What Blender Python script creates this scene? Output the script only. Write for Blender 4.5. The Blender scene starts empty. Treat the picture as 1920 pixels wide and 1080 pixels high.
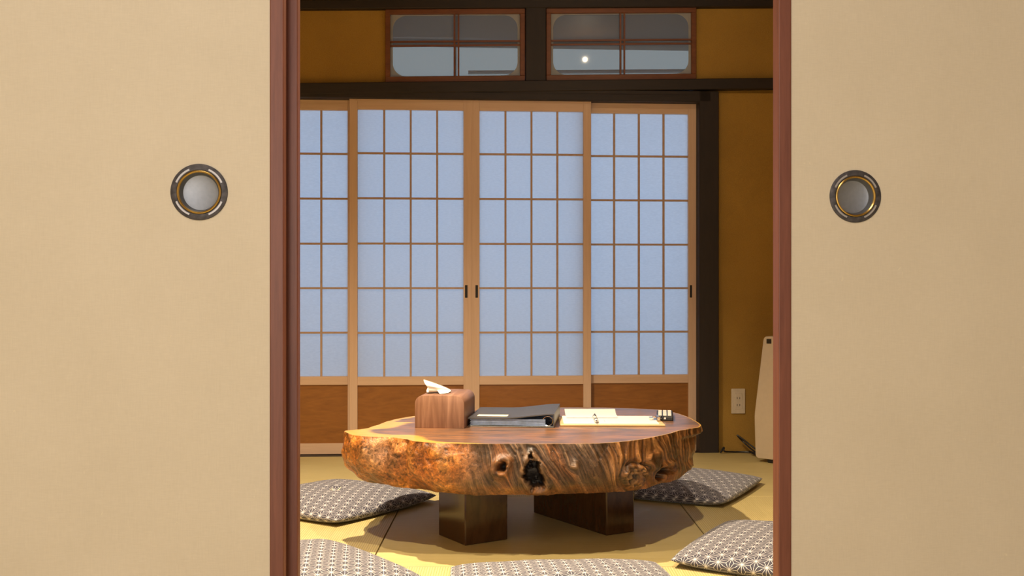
import bpy, bmesh, math, random
from mathutils import Vector, noise, Matrix

S = bpy.context.scene
COL = S.collection
R = math.radians
random.seed(7)

# ------------------------------------------------------------------ camera, world, lights, exposure
cam_d = bpy.data.cameras.new('camera'); cam = bpy.data.objects.new('camera', cam_d); COL.objects.link(cam)
cam.location = (0, 0, 0.82); cam.rotation_euler = (R(90), 0, 0)
cam_d.sensor_width = 36; cam_d.lens = 2000 / 1920 * 36; cam_d.clip_start = 0.05
S.camera = cam
S.view_settings.view_transform = 'Standard'; S.view_settings.look = 'None'
S.view_settings.gamma = 1; S.view_settings.use_curve_mapping = False
S.view_settings.exposure = 0.0
W = bpy.data.worlds.new('sky'); S.world = W; W.use_nodes = True
W.node_tree.nodes['Background'].inputs[0].default_value = (0.51, 0.70, 1.0, 1)
W.node_tree.nodes['Background'].inputs[1].default_value = 1.62


def lamp(name, kind, loc, energy, color, rot=(0, 0, 0), **kw):
    d = bpy.data.lights.new(name, kind); o = bpy.data.objects.new(name, d); COL.objects.link(o)
    o.location = loc; o.rotation_euler = rot; d.energy = energy; d.color = color
    for k, v in kw.items(): setattr(d, k, v)
    return o


WARM = (1.0, 0.80, 0.55)
# four ceiling downlights over the tatami room, an added fill light and a soft ceiling lamp in the near room
lamp('downlight_a', 'SPOT', (-0.95, 2.00, 2.34), 225, WARM, spot_size=R(128), spot_blend=1.0, shadow_soft_size=0.022)
lamp('downlight_b', 'SPOT', (0.34, 2.06, 2.34), 215, WARM, spot_size=R(128), spot_blend=1.0, shadow_soft_size=0.022)
lamp('downlight_d', 'SPOT', (-0.52, 3.10, 2.34), 460, WARM, spot_size=R(128), spot_blend=1.0, shadow_soft_size=0.022)
lamp('downlight_c', 'POINT', (0.637, 3.96, 2.25), 7, WARM, shadow_soft_size=0.007)
lamp('near_room_fill', 'POINT', (-0.24, -1.15, 1.0), 72, (1.0, 0.93, 0.83), shadow_soft_size=0.16)  # added point light behind the camera, brightens the fusuma; no fixture stands there
lamp('near_room_lamp', 'AREA', (-0.40, -0.10, 2.3), 18, (1.0, 0.93, 0.82), shape='DISK', size=0.7)

# ------------------------------------------------------------------ helpers
TH = R(3.8)
BACK = dict(loc=(0, 5.27, 0), rot=TH)       # frame of the shoji wall
FRONT = dict(loc=(0, 1.386, 0), rot=TH)     # frame of the fusuma wall


class MB:
    """collects primitives into one mesh"""
    def __init__(self): self.bm = bmesh.new()

    def box(self, x0, x1, y0, y1, z0, z1, tilt=0.0):
        vs = [self.bm.verts.new((x, y, z + tilt * x)) for x in (x0, x1) for y in (y0, y1) for z in (z0, z1)]
        for f in ((0, 1, 3, 2), (4, 6, 7, 5), (0, 4, 5, 1), (2, 3, 7, 6), (0, 2, 6, 4), (1, 5, 7, 3)):
            self.bm.faces.new([vs[i] for i in f])
        return self

    def prism(self, pts, a0, a1, axis='y'):
        """extrude a closed 2-D outline along an axis"""
        def mk(p, a):
            return {'y': (p[0], a, p[1]), 'z': (p[0], p[1], a), 'x': (a, p[0], p[1])}[axis]
        A = [self.bm.verts.new(mk(p, a0)) for p in pts]; B = [self.bm.verts.new(mk(p, a1)) for p in pts]
        n = len(pts)
        self.bm.faces.new(A); self.bm.faces.new(B[::-1])
        for i in range(n): self.bm.faces.new((A[i], B[i], B[(i + 1) % n], A[(i + 1) % n]))
        return self

    def lathe_y(self, cx, cz, prof, n=64, closed=False):
        """prof: (radius, y) pairs, revolved about the y axis through (cx, cz)"""
        rings = []
        for r, y in prof:
            if r < 1e-6: rings.append([self.bm.verts.new((cx, y, cz))] * n)
            else: rings.append([self.bm.verts.new((cx + r * math.cos(2 * math.pi * i / n), y, cz + r * math.sin(2 * math.pi * i / n))) for i in range(n)])
        m = len(rings)
        for k in range(m if closed else m - 1):
            a, b = rings[k], rings[(k + 1) % m]
            for i in range(n):
                q = []
                for v in (a[i], a[(i + 1) % n], b[(i + 1) % n], b[i]):
                    if v not in q: q.append(v)
                if len(q) > 2: self.bm.faces.new(q)
        return self

    def tube(self, pts, r, n=8, cap=True):
        pts = [Vector(p) for p in pts]; rings = []
        for i, p in enumerate(pts):
            t = (pts[min(i + 1, len(pts) - 1)] - pts[max(i - 1, 0)]).normalized()
            u = t.cross(Vector((0, 0, 1)))
            if u.length < 1e-3: u = t.cross(Vector((1, 0, 0)))
            u.normalize(); v = u.cross(t)
            rr = r[i] if isinstance(r, (list, tuple)) else r
            rings.append([self.bm.verts.new(p + rr * (math.cos(2 * math.pi * k / n) * u + math.sin(2 * math.pi * k / n) * v)) for k in range(n)])
        for a, b in zip(rings, rings[1:]):
            for k in range(n): self.bm.faces.new((a[k], a[(k + 1) % n], b[(k + 1) % n], b[k]))
        if cap: self.bm.faces.new(rings[0]); self.bm.faces.new(rings[-1][::-1])
        return self

    def build(self, name, mat, parent=None, frame=None, bevel=0, seg=1, smooth=False):
        bm = self.bm
        bmesh.ops.recalc_face_normals(bm, faces=bm.faces)
        if bevel:
            bmesh.ops.bevel(bm, geom=[e for e in bm.edges if e.calc_face_angle(0) > 0.5], offset=bevel, segments=seg, affect='EDGES', profile=0.5)
        me = bpy.data.meshes.new(name); bm.to_mesh(me); bm.free()
        if smooth:
            me.shade_smooth()
            try: me.set_sharp_from_angle(angle=R(40))
            except Exception: pass
        me.materials.append(mat)
        return link(name, me, parent, frame)


def link(name, me, parent=None, frame=None):
    o = bpy.data.objects.new(name, me); COL.objects.link(o)
    if parent: o.parent = parent
    if frame: o.location = frame['loc']; o.rotation_euler = (0, 0, frame['rot'])
    return o


def empty(name, loc=(0, 0, 0), rz=0, parent=None):
    o = bpy.data.objects.new(name, None); COL.objects.link(o); o.location = loc; o.rotation_euler = (0, 0, rz)
    o.empty_display_size = 0.05
    if parent: o.parent = parent
    return o


def tag(o, label, cat=None, group=None, kind=None):
    o['label'] = label
    if cat: o['category'] = cat
    if group: o['group'] = group
    if kind: o['kind'] = kind
    return o


def smooth01(x, a, b):
    t = max(0.0, min(1.0, (x - a) / (b - a))); return t * t * (3 - 2 * t)


# ------------------------------------------------------------------ materials
class NT:
    def __init__(self, name):
        self.m = bpy.data.materials.new(name); self.m.use_nodes = True
        self.t = self.m.node_tree; self.b = self.t.nodes['Principled BSDF']; self.out = self.t.nodes['Material Output']

    def n(self, kind, **kw):
        nd = self.t.nodes.new(kind)
        for k, v in kw.items():
            if k.startswith('i_'):
                key = k[2:]; nd.inputs[int(key) if key.isdigit() else key].default_value = v
            else: setattr(nd, k, v)
        return nd

    def l(self, a, b): self.t.links.new(a, b)

    def math(self, op, a, b=None, c=None):
        nd = self.n('ShaderNodeMath', operation=op)
        for i, v in enumerate((a, b, c)):
            if v is None: continue
            if isinstance(v, (int, float)): nd.inputs[i].default_value = v
            else: self.l(v, nd.inputs[i])
        return nd.outputs[0]

    def ramp(self, fac, stops):
        r = self.n('ShaderNodeValToRGB'); el = r.color_ramp.elements
        while len(el) < len(stops): el.new(0.5)
        for e, (p, c) in zip(el, stops): e.position = p; e.color = (*c, 1)
        self.l(fac, r.inputs[0]); return r.outputs[0]

    def coords(self, scale=(1, 1, 1), kind='Object', rot=(0, 0, 0)):
        tc = self.n('ShaderNodeTexCoord'); mp = self.n('ShaderNodeMapping')
        mp.inputs['Scale'].default_value = scale; mp.inputs['Rotation'].default_value = rot
        self.l(tc.outputs[kind], mp.inputs[0]); return mp.outputs[0]

    def noise(self, vec, scale=1, detail=4, rough=0.55, dist=0.0):
        nd = self.n('ShaderNodeTexNoise'); nd.inputs['Scale'].default_value = scale; nd.inputs['Detail'].default_value = detail
        nd.inputs['Roughness'].default_value = rough; nd.inputs['Distortion'].default_value = dist
        self.l(vec, nd.inputs['Vector']); return nd.outputs['Fac']

    def bump(self, h, strength=0.3, dist=0.002):
        nd = self.n('ShaderNodeBump'); nd.inputs['Strength'].default_value = strength; nd.inputs['Distance'].default_value = dist
        self.l(h, nd.inputs['Height']); self.l(nd.outputs[0], self.b.inputs['Normal'])

    def set(self, **kw):
        for k, v in kw.items(): self.b.inputs[k.replace('_', ' ')].default_value = v
        return self


def plain(name, col, rough=0.5, metal=0.0, var=0.06, scale=40, bump=0.0, **kw):
    w = NT(name); f = w.noise(w.coords(), scale)
    lo = tuple(max(0, c * (1 - var)) for c in col); hi = tuple(min(1, c * (1 + var)) for c in col)
    w.l(w.ramp(f, [(0.3, lo), (0.7, hi)]), w.b.inputs['Base Color'])
    w.set(Roughness=rough, Metallic=metal, **kw)
    if bump: w.bump(f, bump, 0.001)
    return w.m


def wood(name, dark, light, scale=(30, 30, 2), rough=0.5, dist=0.6, bump=0.15, lo=0.3, hi=0.72, fine=True, **kw):
    w = NT(name); v = w.coords(scale)
    f = w.noise(v, 1, 5, 0.6, dist)
    if fine:
        g = w.noise(w.coords(tuple(s * 5 for s in scale)), 1, 3, 0.6)
        f = w.math('ADD', w.math('MULTIPLY', f, 0.72), w.math('MULTIPLY', g, 0.28))
    w.l(w.ramp(f, [(lo, dark), (hi, light)]), w.b.inputs['Base Color'])
    w.set(Roughness=rough, **kw)
    if bump: w.bump(f, bump, 0.001)
    return w.m


M = {}
M['hinoki'] = wood('pale_cypress', (0.56, 0.385, 0.27), (0.66, 0.475, 0.35), (60, 60, 3), 0.55)
M['hinoki_h'] = wood('pale_cypress_horizontal', (0.56, 0.385, 0.27), (0.66, 0.475, 0.35), (3, 60, 60), 0.55)
M['kumiko'] = wood('shoji_lattice_bar', (0.40, 0.27, 0.18), (0.50, 0.35, 0.245), (40, 40, 40), 0.6)
M['koshi'] = wood('shoji_skirt_board', (0.19, 0.068, 0.010), (0.33, 0.130, 0.022), (5, 20, 26), 0.42, 1.6, 0.1, 0.25, 0.75)
M['darkwood'] = wood('dark_stained_timber', (0.009, 0.005, 0.004), (0.021, 0.012, 0.009), (6, 40, 40), 0.6)
M['darkwood_v'] = wood('dark_stained_post', (0.009, 0.005, 0.004), (0.021, 0.012, 0.009), (40, 40, 4), 0.6)
M['lacquer'] = wood('red_brown_lacquered_stile', (0.13, 0.036, 0.018), (0.225, 0.072, 0.038), (90, 90, 5), 0.5, 0.8, 0.15)
M['transom_wood'] = wood('transom_frame_wood', (0.11, 0.034, 0.011), (0.20, 0.066, 0.022), (8, 40, 40), 0.5)
M['legwood'] = wood('dark_lacquered_leg', (0.026, 0.011, 0.005), (0.072, 0.031, 0.012), (18, 18, 6), 0.16, 1.2, 0.25)
M['boxwood'] = wood('walnut_tissue_box', (0.28, 0.125, 0.062), (0.52, 0.27, 0.155), (46, 46, 3.5), 0.45, 0.8, 0.08, rot=None) if False else None


def boxwood():
    w = NT('walnut_tissue_box'); v = w.coords((52, 3.0, 4.0), rot=(0, R(9), 0))
    f = w.noise(v, 1, 5, 0.6, 0.7)
    w.l(w.ramp(f, [(0.28, (0.14, 0.062, 0.034)), (0.5, (0.225, 0.112, 0.066)), (0.72, (0.34, 0.185, 0.115))]), w.b.inputs['Base Color'])
    w.set(Roughness=0.45); w.bump(f, 0.08, 0.001); return w.m


M['boxwood'] = boxwood()


def plaster():
    w = NT('ochre_sand_plaster'); v = w.coords()
    f = w.noise(v, 260, 3, 0.7); g = w.noise(v, 3, 3)
    h = w.math('ADD', w.math('MULTIPLY', f, 0.6), w.math('MULTIPLY', g, 0.4))
    w.l(w.ramp(h, [(0.3, (0.275, 0.155, 0.026)), (0.7, (0.43, 0.255, 0.05))]), w.b.inputs['Base Color'])
    w.set(Roughness=0.95); w.bump(f, 0.5, 0.002); return w.m


M['plaster'] = plaster()
M['near_plaster'] = plain('near_room_plaster', (0.60, 0.50, 0.34), 0.9, bump=0.2)
M['ceiling'] = wood('ceiling_boards', (0.15, 0.085, 0.042), (0.22, 0.13, 0.07), (30, 2, 30), 0.6)
M['corridor'] = plain('corridor_render', (0.40, 0.42, 0.44), 0.9)
M['eave'] = wood('weathered_eave', (0.03, 0.035, 0.028), (0.06, 0.065, 0.055), (3, 30, 30), 0.8)


def fusuma_paper():
    w = NT('fusuma_cream_paper'); tc = w.coords()
    weave = w.n('ShaderNodeTexNoise'); weave.inputs['Scale'].default_value = 1; weave.inputs['Detail'].default_value = 3
    w.l(w.coords((90, 90, 900)), weave.inputs['Vector'])
    weft = w.noise(w.coords((900, 90, 60)), 1, 3)
    blot = w.noise(tc, 7, 4, 0.6); speck = w.noise(w.coords((120, 120, 60)), 1, 2, 0.5, 1.5)
    f = w.math('ADD', w.math('MULTIPLY', weave.outputs['Fac'], 0.35), w.math('ADD', w.math('MULTIPLY', weft, 0.3), w.math('MULTIPLY', blot, 0.35)))
    c = w.ramp(f, [(0.3, (0.60, 0.508, 0.37)), (0.7, (0.69, 0.593, 0.445))])
    sp = w.ramp(speck, [(0.74, (0, 0, 0)), (0.80, (0.4, 0.4, 0.4))])
    mx = w.n('ShaderNodeMix', data_type='RGBA'); w.l(sp, mx.inputs['Factor']); w.l(c, mx.inputs['A']); mx.inputs['B'].default_value = (0.82, 0.72, 0.50, 1)
    w.l(mx.outputs['Result'], w.b.inputs['Base Color']); w.set(Roughness=0.62); w.bump(f, 0.12, 0.0006); return w.m


M['fusuma'] = fusuma_paper()


def shoji_paper():
    w = NT('shoji_paper'); f = w.noise(w.coords((60, 60, 200)), 1, 4, 0.6)
    col = w.ramp(f, [(0.3, (0.78, 0.79, 0.80)), (0.7, (0.85, 0.86, 0.87))])
    d = w.n('ShaderNodeBsdfDiffuse'); t = w.n('ShaderNodeBsdfTranslucent'); mx = w.n('ShaderNodeMixShader'); mx.inputs[0].default_value = 0.82
    w.l(col, d.inputs[0]); w.l(col, t.inputs[0]); w.l(d.outputs[0], mx.inputs[1]); w.l(t.outputs[0], mx.inputs[2]); w.l(mx.outputs[0], w.out.inputs[0])
    return w.m


M['shoji'] = shoji_paper()


def glass(name, tint, haze):
    w = NT(name)
    tr = w.n('ShaderNodeBsdfTransparent'); tr.inputs[0].default_value = (*tint, 1)
    gl = w.n('ShaderNodeBsdfGlossy'); gl.inputs['Roughness'].default_value = 0.03
    df = w.n('ShaderNodeBsdfDiffuse'); df.inputs[0].default_value = (0.75, 0.74, 0.70, 1)
    tl = w.n('ShaderNodeBsdfTranslucent'); tl.inputs[0].default_value = (0.75, 0.76, 0.76, 1)
    ad = w.n('ShaderNodeMixShader'); ad.inputs[0].default_value = 0.5; w.l(df.outputs[0], ad.inputs[1]); w.l(tl.outputs[0], ad.inputs[2])
    m1 = w.n('ShaderNodeMixShader'); m1.inputs[0].default_value = haze; w.l(tr.outputs[0], m1.inputs[1]); w.l(ad.outputs[0], m1.inputs[2])
    fr = w.n('ShaderNodeFresnel'); fr.inputs[0].default_value = 1.5
    m2 = w.n('ShaderNodeMixShader'); w.l(fr.outputs[0], m2.inputs[0]); w.l(m1.outputs[0], m2.inputs[1]); w.l(gl.outputs[0], m2.inputs[2])
    w.l(m2.outputs[0], w.out.inputs[0]); return w.m


M['glass'] = glass('transom_glass', (0.53, 0.51, 0.45), 0.22)
M['etched'] = glass('etched_glass_border', (0.6, 0.6, 0.58), 0.62)


def tatami(name, axis):
    """fine igusa ribs; axis = direction the ribs run along"""
    w = NT(name); tc = w.n('ShaderNodeTexCoord'); sp = w.n('ShaderNodeSeparateXYZ'); w.l(tc.outputs['Object'], sp.inputs[0])
    c = sp.outputs[0] if axis == 'y' else sp.outputs[1]
    rib = w.math('PINGPONG', w.math('MULTIPLY', c, 1 / 0.0075), 0.5)
    rib = w.math('MULTIPLY', rib, 2.0)
    gro = w.math('SMOOTH_MIN', rib, 0.55, 0.2)
    sc = (160, 6, 6) if axis == 'y' else (6, 160, 6)
    st = w.noise(w.coords(sc), 1, 4, 0.65); bl = w.noise(w.coords(), 4, 3)
    f = w.math('ADD', w.math('MULTIPLY', st, 0.6), w.math('MULTIPLY', bl, 0.4))
    base = w.ramp(f, [(0.3, (0.49, 0.39, 0.16)), (0.7, (0.62, 0.51, 0.235))])
    mx = w.n('ShaderNodeMix', data_type='RGBA', blend_type='MULTIPLY'); mx.inputs['Factor'].default_value = 1
    w.l(base, mx.inputs['A']); w.l(w.ramp(gro, [(0.0, (0.62, 0.58, 0.5)), (0.5, (1, 1, 1))]), mx.inputs['B'])
    w.l(mx.outputs['Result'], w.b.inputs['Base Color'])
    w.set(Roughness=0.5); w.b.inputs['Specular IOR Level'].default_value = 0.35
    w.bump(gro, 0.35, 0.0012); return w.m


M['tatami_y'] = tatami('tatami_ribs_lengthwise', 'y'); M['tatami_x'] = tatami('tatami_ribs_crosswise', 'x')


def hemp_fabric(a=0.041, lw=0.00125):
    """hemp-leaf star pattern: twelve spokes in every cell of a triangular lattice"""
    w = NT('hemp_leaf_fabric'); uv = w.n('ShaderNodeUVMap'); uv.uv_map = 'cloth'; sp = w.n('ShaderNodeSeparateXYZ'); w.l(uv.outputs[0], sp.inputs[0])
    x, y = sp.outputs[1], sp.outputs[0]; b = a * math.sqrt(3)

    def cell(ox, oy):
        cx = w.math('SUBTRACT', w.math('WRAP', w.math('ADD', x, ox), a / 2, -a / 2), 0.0)
        cy = w.math('SUBTRACT', w.math('WRAP', w.math('ADD', y, oy), b / 2, -b / 2), 0.0)
        d = w.math('SQRT', w.math('ADD', w.math('MULTIPLY', cx, cx), w.math('MULTIPLY', cy, cy)))
        return cx, cy, d
    x1, y1, d1 = cell(0.0, 0.0); x2, y2, d2 = cell(a / 2, b / 2)
    k = w.math('LESS_THAN', d1, d2)

    def pick(p, q):
        return w.math('ADD', w.math('MULTIPLY', p, k), w.math('MULTIPLY', q, w.math('SUBTRACT', 1.0, k)))
    rx, ry, d = pick(x1, x2), pick(y1, y2), pick(d1, d2)
    ang = w.math('PINGPONG', w.math('ARCTAN2', ry, rx), R(15) * 1.0)
    # pingpong over 15 degrees puts spokes at 0 and dips at 15, giving twelve spokes
    off = w.math('MULTIPLY', d, w.math('SINE', ang))
    line = w.math('LESS_THAN', off, lw / 2)
    dot = w.math('LESS_THAN', d, lw * 1.7)
    f = w.math('MAXIMUM', line, dot)
    th = w.noise(w.coords((700, 700, 700)), 1, 2)
    ground = w.ramp(th, [(0.3, (0.033, 0.032, 0.050)), (0.7, (0.056, 0.054, 0.078))])
    mx = w.n('ShaderNodeMix', data_type='RGBA'); w.l(f, mx.inputs['Factor']); w.l(ground, mx.inputs['A']); mx.inputs['B'].default_value = (0.64, 0.62, 0.62, 1)
    w.l(mx.outputs['Result'], w.b.inputs['Base Color']); w.set(Roughness=0.9)
    w.b.inputs['Sheen Weight'].default_value = 0.25
    w.bump(th, 0.3, 0.0005); return w.m


M['hemp'] = hemp_fabric()
M['thread'] = plain('white_thread', (0.8, 0.72, 0.55), 0.8)


def bark():
    w = NT('live_edge_bark'); at = w.n('ShaderNodeAttribute'); at.attribute_name = 'bark_colour'
    uv = w.n('ShaderNodeUVMap'); uv.uv_map = 'fibre'
    def nz(scale, det=4):
        mp = w.n('ShaderNodeMapping'); mp.inputs['Scale'].default_value = scale; w.l(uv.outputs[0], mp.inputs[0]); return w.noise(mp.outputs[0], 1, det, 0.65)
    fib = nz((230, 14, 1)); fine = w.noise(w.coords(), 130, 4, 0.7)
    fib2 = nz((130, 8, 1)); fib = w.math('ADD', w.math('MULTIPLY', fib, 0.55), w.math('MULTIPLY', fib2, 0.45))
    ba = w.n('ShaderNodeAttribute'); ba.attribute_name = 'burl'; coarse = w.noise(w.coords(), 42, 5, 0.7, 0.8)
    k = w.math('SUBTRACT', 1.0, ba.outputs['Fac'])
    hb = w.math('ADD', w.math('MULTIPLY', fib, 0.78), w.math('MULTIPLY', fine, 0.22))
    hc = w.math('ADD', w.math('MULTIPLY', coarse, 0.55), w.math('MULTIPLY', fine, 0.45))
    h = w.math('ADD', w.math('MULTIPLY', hb, k), w.math('MULTIPLY', hc, ba.outputs['Fac']))
    mul = w.ramp(h, [(0.38, (0.10, 0.085, 0.08)), (0.48, (0.75, 0.74, 0.73)), (0.56, (1.25, 1.2, 1.15)), (0.65, (2.4, 2.25, 2.05))])
    mx = w.n('ShaderNodeMix', data_type='RGBA', blend_type='MULTIPLY'); mx.inputs['Factor'].default_value = 1
    w.l(at.outputs['Color'], mx.inputs['A']); w.l(mul, mx.inputs['B']); w.l(mx.outputs['Result'], w.b.inputs['Base Color'])
    w.set(Roughness=0.36); w.bump(h, 0.9, 0.006); return w.m


M['bark'] = bark()


def tabletop_mat():
    w = NT('polished_walnut_top'); at = w.n('ShaderNodeAttribute'); at.attribute_name = 'sapwood'
    f = w.noise(w.coords((3.2, 13, 5)), 1, 6, 0.62, 1.3); g = w.noise(w.coords((14, 70, 8)), 1, 4, 0.6, 0.5)
    h = w.math('ADD', w.math('MULTIPLY', f, 0.65), w.math('MULTIPLY', g, 0.35))
    heart = w.ramp(h, [(0.32, (0.05, 0.028, 0.020)), (0.45, (0.135, 0.075, 0.048)), (0.56, (0.24, 0.105, 0.045)), (0.72, (0.29, 0.17, 0.105))])
    sap = w.ramp(g, [(0.3, (0.44, 0.235, 0.035)), (0.7, (0.60, 0.35, 0.075))])
    k = w.math('ADD', at.outputs['Fac'], w.math('MULTIPLY', w.math('SUBTRACT', f, 0.5), 0.55))
    mask = w.ramp(k, [(0.42, (0, 0, 0)), (0.56, (1, 1, 1))])
    mx = w.n('ShaderNodeMix', data_type='RGBA'); w.l(mask, mx.inputs['Factor']); w.l(heart, mx.inputs['A']); w.l(sap, mx.inputs['B'])
    w.l(mx.outputs['Result'], w.b.inputs['Base Color']); w.set(Roughness=0.30); w.b.inputs['Coat Weight'].default_value = 0.12; w.b.inputs['Coat Roughness'].default_value = 0.12
    w.bump(g, 0.015, 0.001); return w.m


M['top'] = tabletop_mat()
M['patina'] = plain('dark_patinated_metal', (0.085, 0.075, 0.075), 0.6, 0.6, 0.35, 160, 0.2)
M['silver'] = plain('satin_silver', (0.25, 0.255, 0.27), 0.48, 0.8, 0.05, 200)
M['inlay'] = plain('pale_silver_inlay', (0.42, 0.39, 0.375), 0.45, 0.5)
M['gold'] = plain('brass_rim', (0.62, 0.41, 0.13), 0.25, 0.95)
M['black'] = plain('black_plastic', (0.012, 0.011, 0.012), 0.4)
M['slot'] = plain('black_finger_slot', (0.006, 0.005, 0.005), 0.6)
M['white_plastic'] = plain('ivory_plastic', (0.66, 0.58, 0.46), 0.4)
M['heater'] = plain('cream_heater_shell', (0.60, 0.50, 0.37), 0.42, var=0.03)
M['tissue'] = plain('soft_tissue', (0.70, 0.67, 0.60), 0.9, var=0.02, Subsurface_Weight=0.0)
M['paper'] = plain('white_paper', (0.68, 0.655, 0.60), 0.7, var=0.015)
M['board'] = wood('clipboard_board', (0.48, 0.31, 0.14), (0.60, 0.42, 0.21), (6, 60, 60), 0.5)
M['leather'] = plain('charcoal_binder_cover', (0.050, 0.045, 0.044), 0.38, var=0.2, scale=500, bump=0.35)
M['sleeve'] = plain('plastic_page_sleeves', (0.30, 0.40, 0.60), 0.3, var=0.2, scale=60)
M['label'] = plain('cream_label', (0.80, 0.70, 0.52), 0.6)
M['chrome'] = plain('chrome', (0.75, 0.74, 0.72), 0.15, 1.0)
M['key'] = plain('pale_grey_keys', (0.62, 0.59, 0.52), 0.5)
M['ink'] = plain('blue_grey_ink', (0.18, 0.22, 0.40), 0.7)
M['sill'] = M['hinoki_h']

# ------------------------------------------------------------------ room shell
XL, XR, YN, YF, ZC = -1.98, 2.12, -1.7, 6.6, 2.42


def wallY(x):  # tatami room side of the shoji wall
    return 5.27 + math.tan(TH) * x


for nm, x0, x1, sd in (('left', XL - 0.1, XL, 'left'), ('right', XR, XR + 0.1, 'right')):
    tag(MB().box(x0, x1, 1.45, 5.5, 0, ZC).build('wall_' + nm, M['plaster']), 'ochre plaster wall on the %s side of the tatami room' % sd, kind='structure')
    tag(MB().box(x0, x1, YN, 1.45, 0, ZC).build('wall_near_' + nm, M['near_plaster']), 'cream plaster wall on the %s side of the near room' % sd, kind='structure')
tag(MB().box(XL - 0.1, XR + 0.1, YN - 0.1, 5.5, ZC, ZC + 0.08).build('ceiling', M['ceiling']), 'brown boarded ceiling over both rooms', kind='structure')
# wall behind the camera with a window opening
w = MB().box(XL, XR, YN - 0.1, YN, 0, 0.85).box(XL, XR, YN - 0.1, YN, 2.0, ZC).box(XL, -1.0, YN - 0.1, YN, 0.85, 2.0).box(0.9, XR, YN - 0.1, YN, 0.85, 2.0)
tag(w.build('wall_near', M['near_plaster']), 'plaster wall with a window opening behind the viewer', kind='structure')

floor = tag(MB().box(XL - 0.1, XR + 0.1, YN - 0.1, 5.5, -0.09, -0.031).build('floor', M['darkwood']), 'floor of both rooms laid with square borderless tatami mats', kind='structure')
xs = [XL, -1.48, -0.42, 0.64, 1.70, XR]; ys = [1.56, 2.08, 3.14, 4.20, 5.16]
g = 0.0022
for i in range(len(xs) - 1):
    for j in range(len(ys) - 1):
        x0, x1, y0, y1 = xs[i] + g, xs[i + 1] - g, ys[j] + g, ys[j + 1] - g
        q = [(x0, y0), (x1, y0), (x1, y1), (x0, y1)]
        if j == len(ys) - 2: q = [(x0, y0), (x1, y0), (x1, wallY(x1) - 0.022), (x0, wallY(x0) - 0.022)]
        if j == 0: q = [(x0, 1.49 + math.tan(TH) * x0), (x1, 1.49 + math.tan(TH) * x1), (x1, y1), (x0, y1)]
        MB().prism(q, -0.031, 0.0, 'z').build('tatami_mat', M['tatami_x'] if (i + j) % 2 == 0 else M['tatami_y'], floor, bevel=0.0012)
for k in range(3):
    MB().prism([(XL, YN + k * 0.95 + g), (XR, YN + k * 0.95 + g), (XR, YN + (k + 1) * 0.95 - g), (XL, YN + (k + 1) * 0.95 - g)], -0.031, 0.0, 'z').build('tatami_mat', M['tatami_x'], floor)

# --- back wall (shoji wall). local frame: u along the wall, v depth, z up. the old upper timbers lean by SL
SL = 0.0235
UL, UR = -2.02, 2.16
w = MB()
w.box(UL, -0.6215, 0.012, 0.05, 1.80, 2.45)                       # above lintel, left of the transoms
w.box(0.9205, UR, 0.012, 0.05, 1.80, 2.45)                        # right of the transoms
w.box(-0.628, 0.925, 0.012, 0.05, 2.20, 2.45)                    # over the transoms
w.box(1.02, UR, 0.012, 0.05, -0.02, 1.85)                        # right of the post
w.box(UL, -1.60, 0.012, 0.05, -0.02, 1.85)
tag(w.build('wall_back', M['plaster'], frame=BACK), 'ochre sand plaster wall behind the low table', kind='structure')


def trim(n, mb, label, mat='darkwood', frame=BACK, bevel=0.003):
    return tag(mb.build('trim_%d' % n, M[mat], frame=frame, bevel=bevel), label, kind='structure')


trim(1, MB().box(UL, UR, -0.035, 0.05, 1.7845, 1.838, SL), 'dark lintel rail running across the back wall under the glazed transoms')
trim(2, MB().box(-1.62, 0.99, -0.03, 0.09, 1.745, 1.7835, 0).box(-0.6, 0.99, -0.03, 0.09, 1.775, 1.800, 0.0), 'dark grooved head track over the shoji doors')
trim(3, MB().box(UL, UR, -0.03, 0.05, 2.197, 2.240, 0.0225), 'dark upper beam above the transom windows')
trim(4, MB().box(0.066, 0.167, -0.025, 0.05, 1.836, 2.215), 'short dark post between the two transom windows', 'darkwood_v')
trim(5, MB().box(0.931, 1.030, -0.03, 0.10, -0.02, 1.80), 'dark post to the right of the shoji doors', 'darkwood_v')
trim(6, MB().box(-1.60, -1.70, -0.03, 0.10, -0.02, 1.80), 'dark post at the left end of the shoji doors', 'darkwood_v')
trim(7, MB().box(-1.60, 0.93, -0.022, 0.10, -0.035, 0.0015), 'dark sill track below the shoji doors')

# corridor and eave beyond, seen through the transom glass
w = MB().box(-2.6, 2.8, 0.05, 1.5, -0.12, -0.04)
tag(w.build('floor_corridor', M['eave'], frame=BACK), 'boarded corridor floor beyond the shoji', kind='structure')
w = MB().box(-2.6, 2.8, 0.90, 1.0, 2.23, 2.9)
tag(w.build('trim_8', M['eave'], frame=BACK), 'dark eave beam outside beyond the transoms', kind='structure')
w = MB().box(-2.6, 2.8, 0.05, 1.3, 2.46, 2.52)
tag(w.build('ceiling_corridor', M['eave'], frame=BACK), 'dark corridor soffit beyond the transoms', kind='structure')
w = MB().box(-2.6, 2.8, 0.42, 0.45, 2.150, 2.158).box(-0.2, 2.8, 0.60, 0.64, 2.005, 2.018, 0.02)
tag(w.build('trim_9', M['transom_wood'], frame=BACK), 'thin rails of the corridor seen through the transom glass', kind='structure')
w = MB().box(-2.6, 0.35, 1.0, 1.06, -0.04, 0.3).box(0.9, 2.8, 1.0, 1.06, -0.04, 0.3)
tag(w.build('wall_corridor', M['corridor'], frame=BACK), 'low pale outer wall of the corridor', kind='structure')

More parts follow.
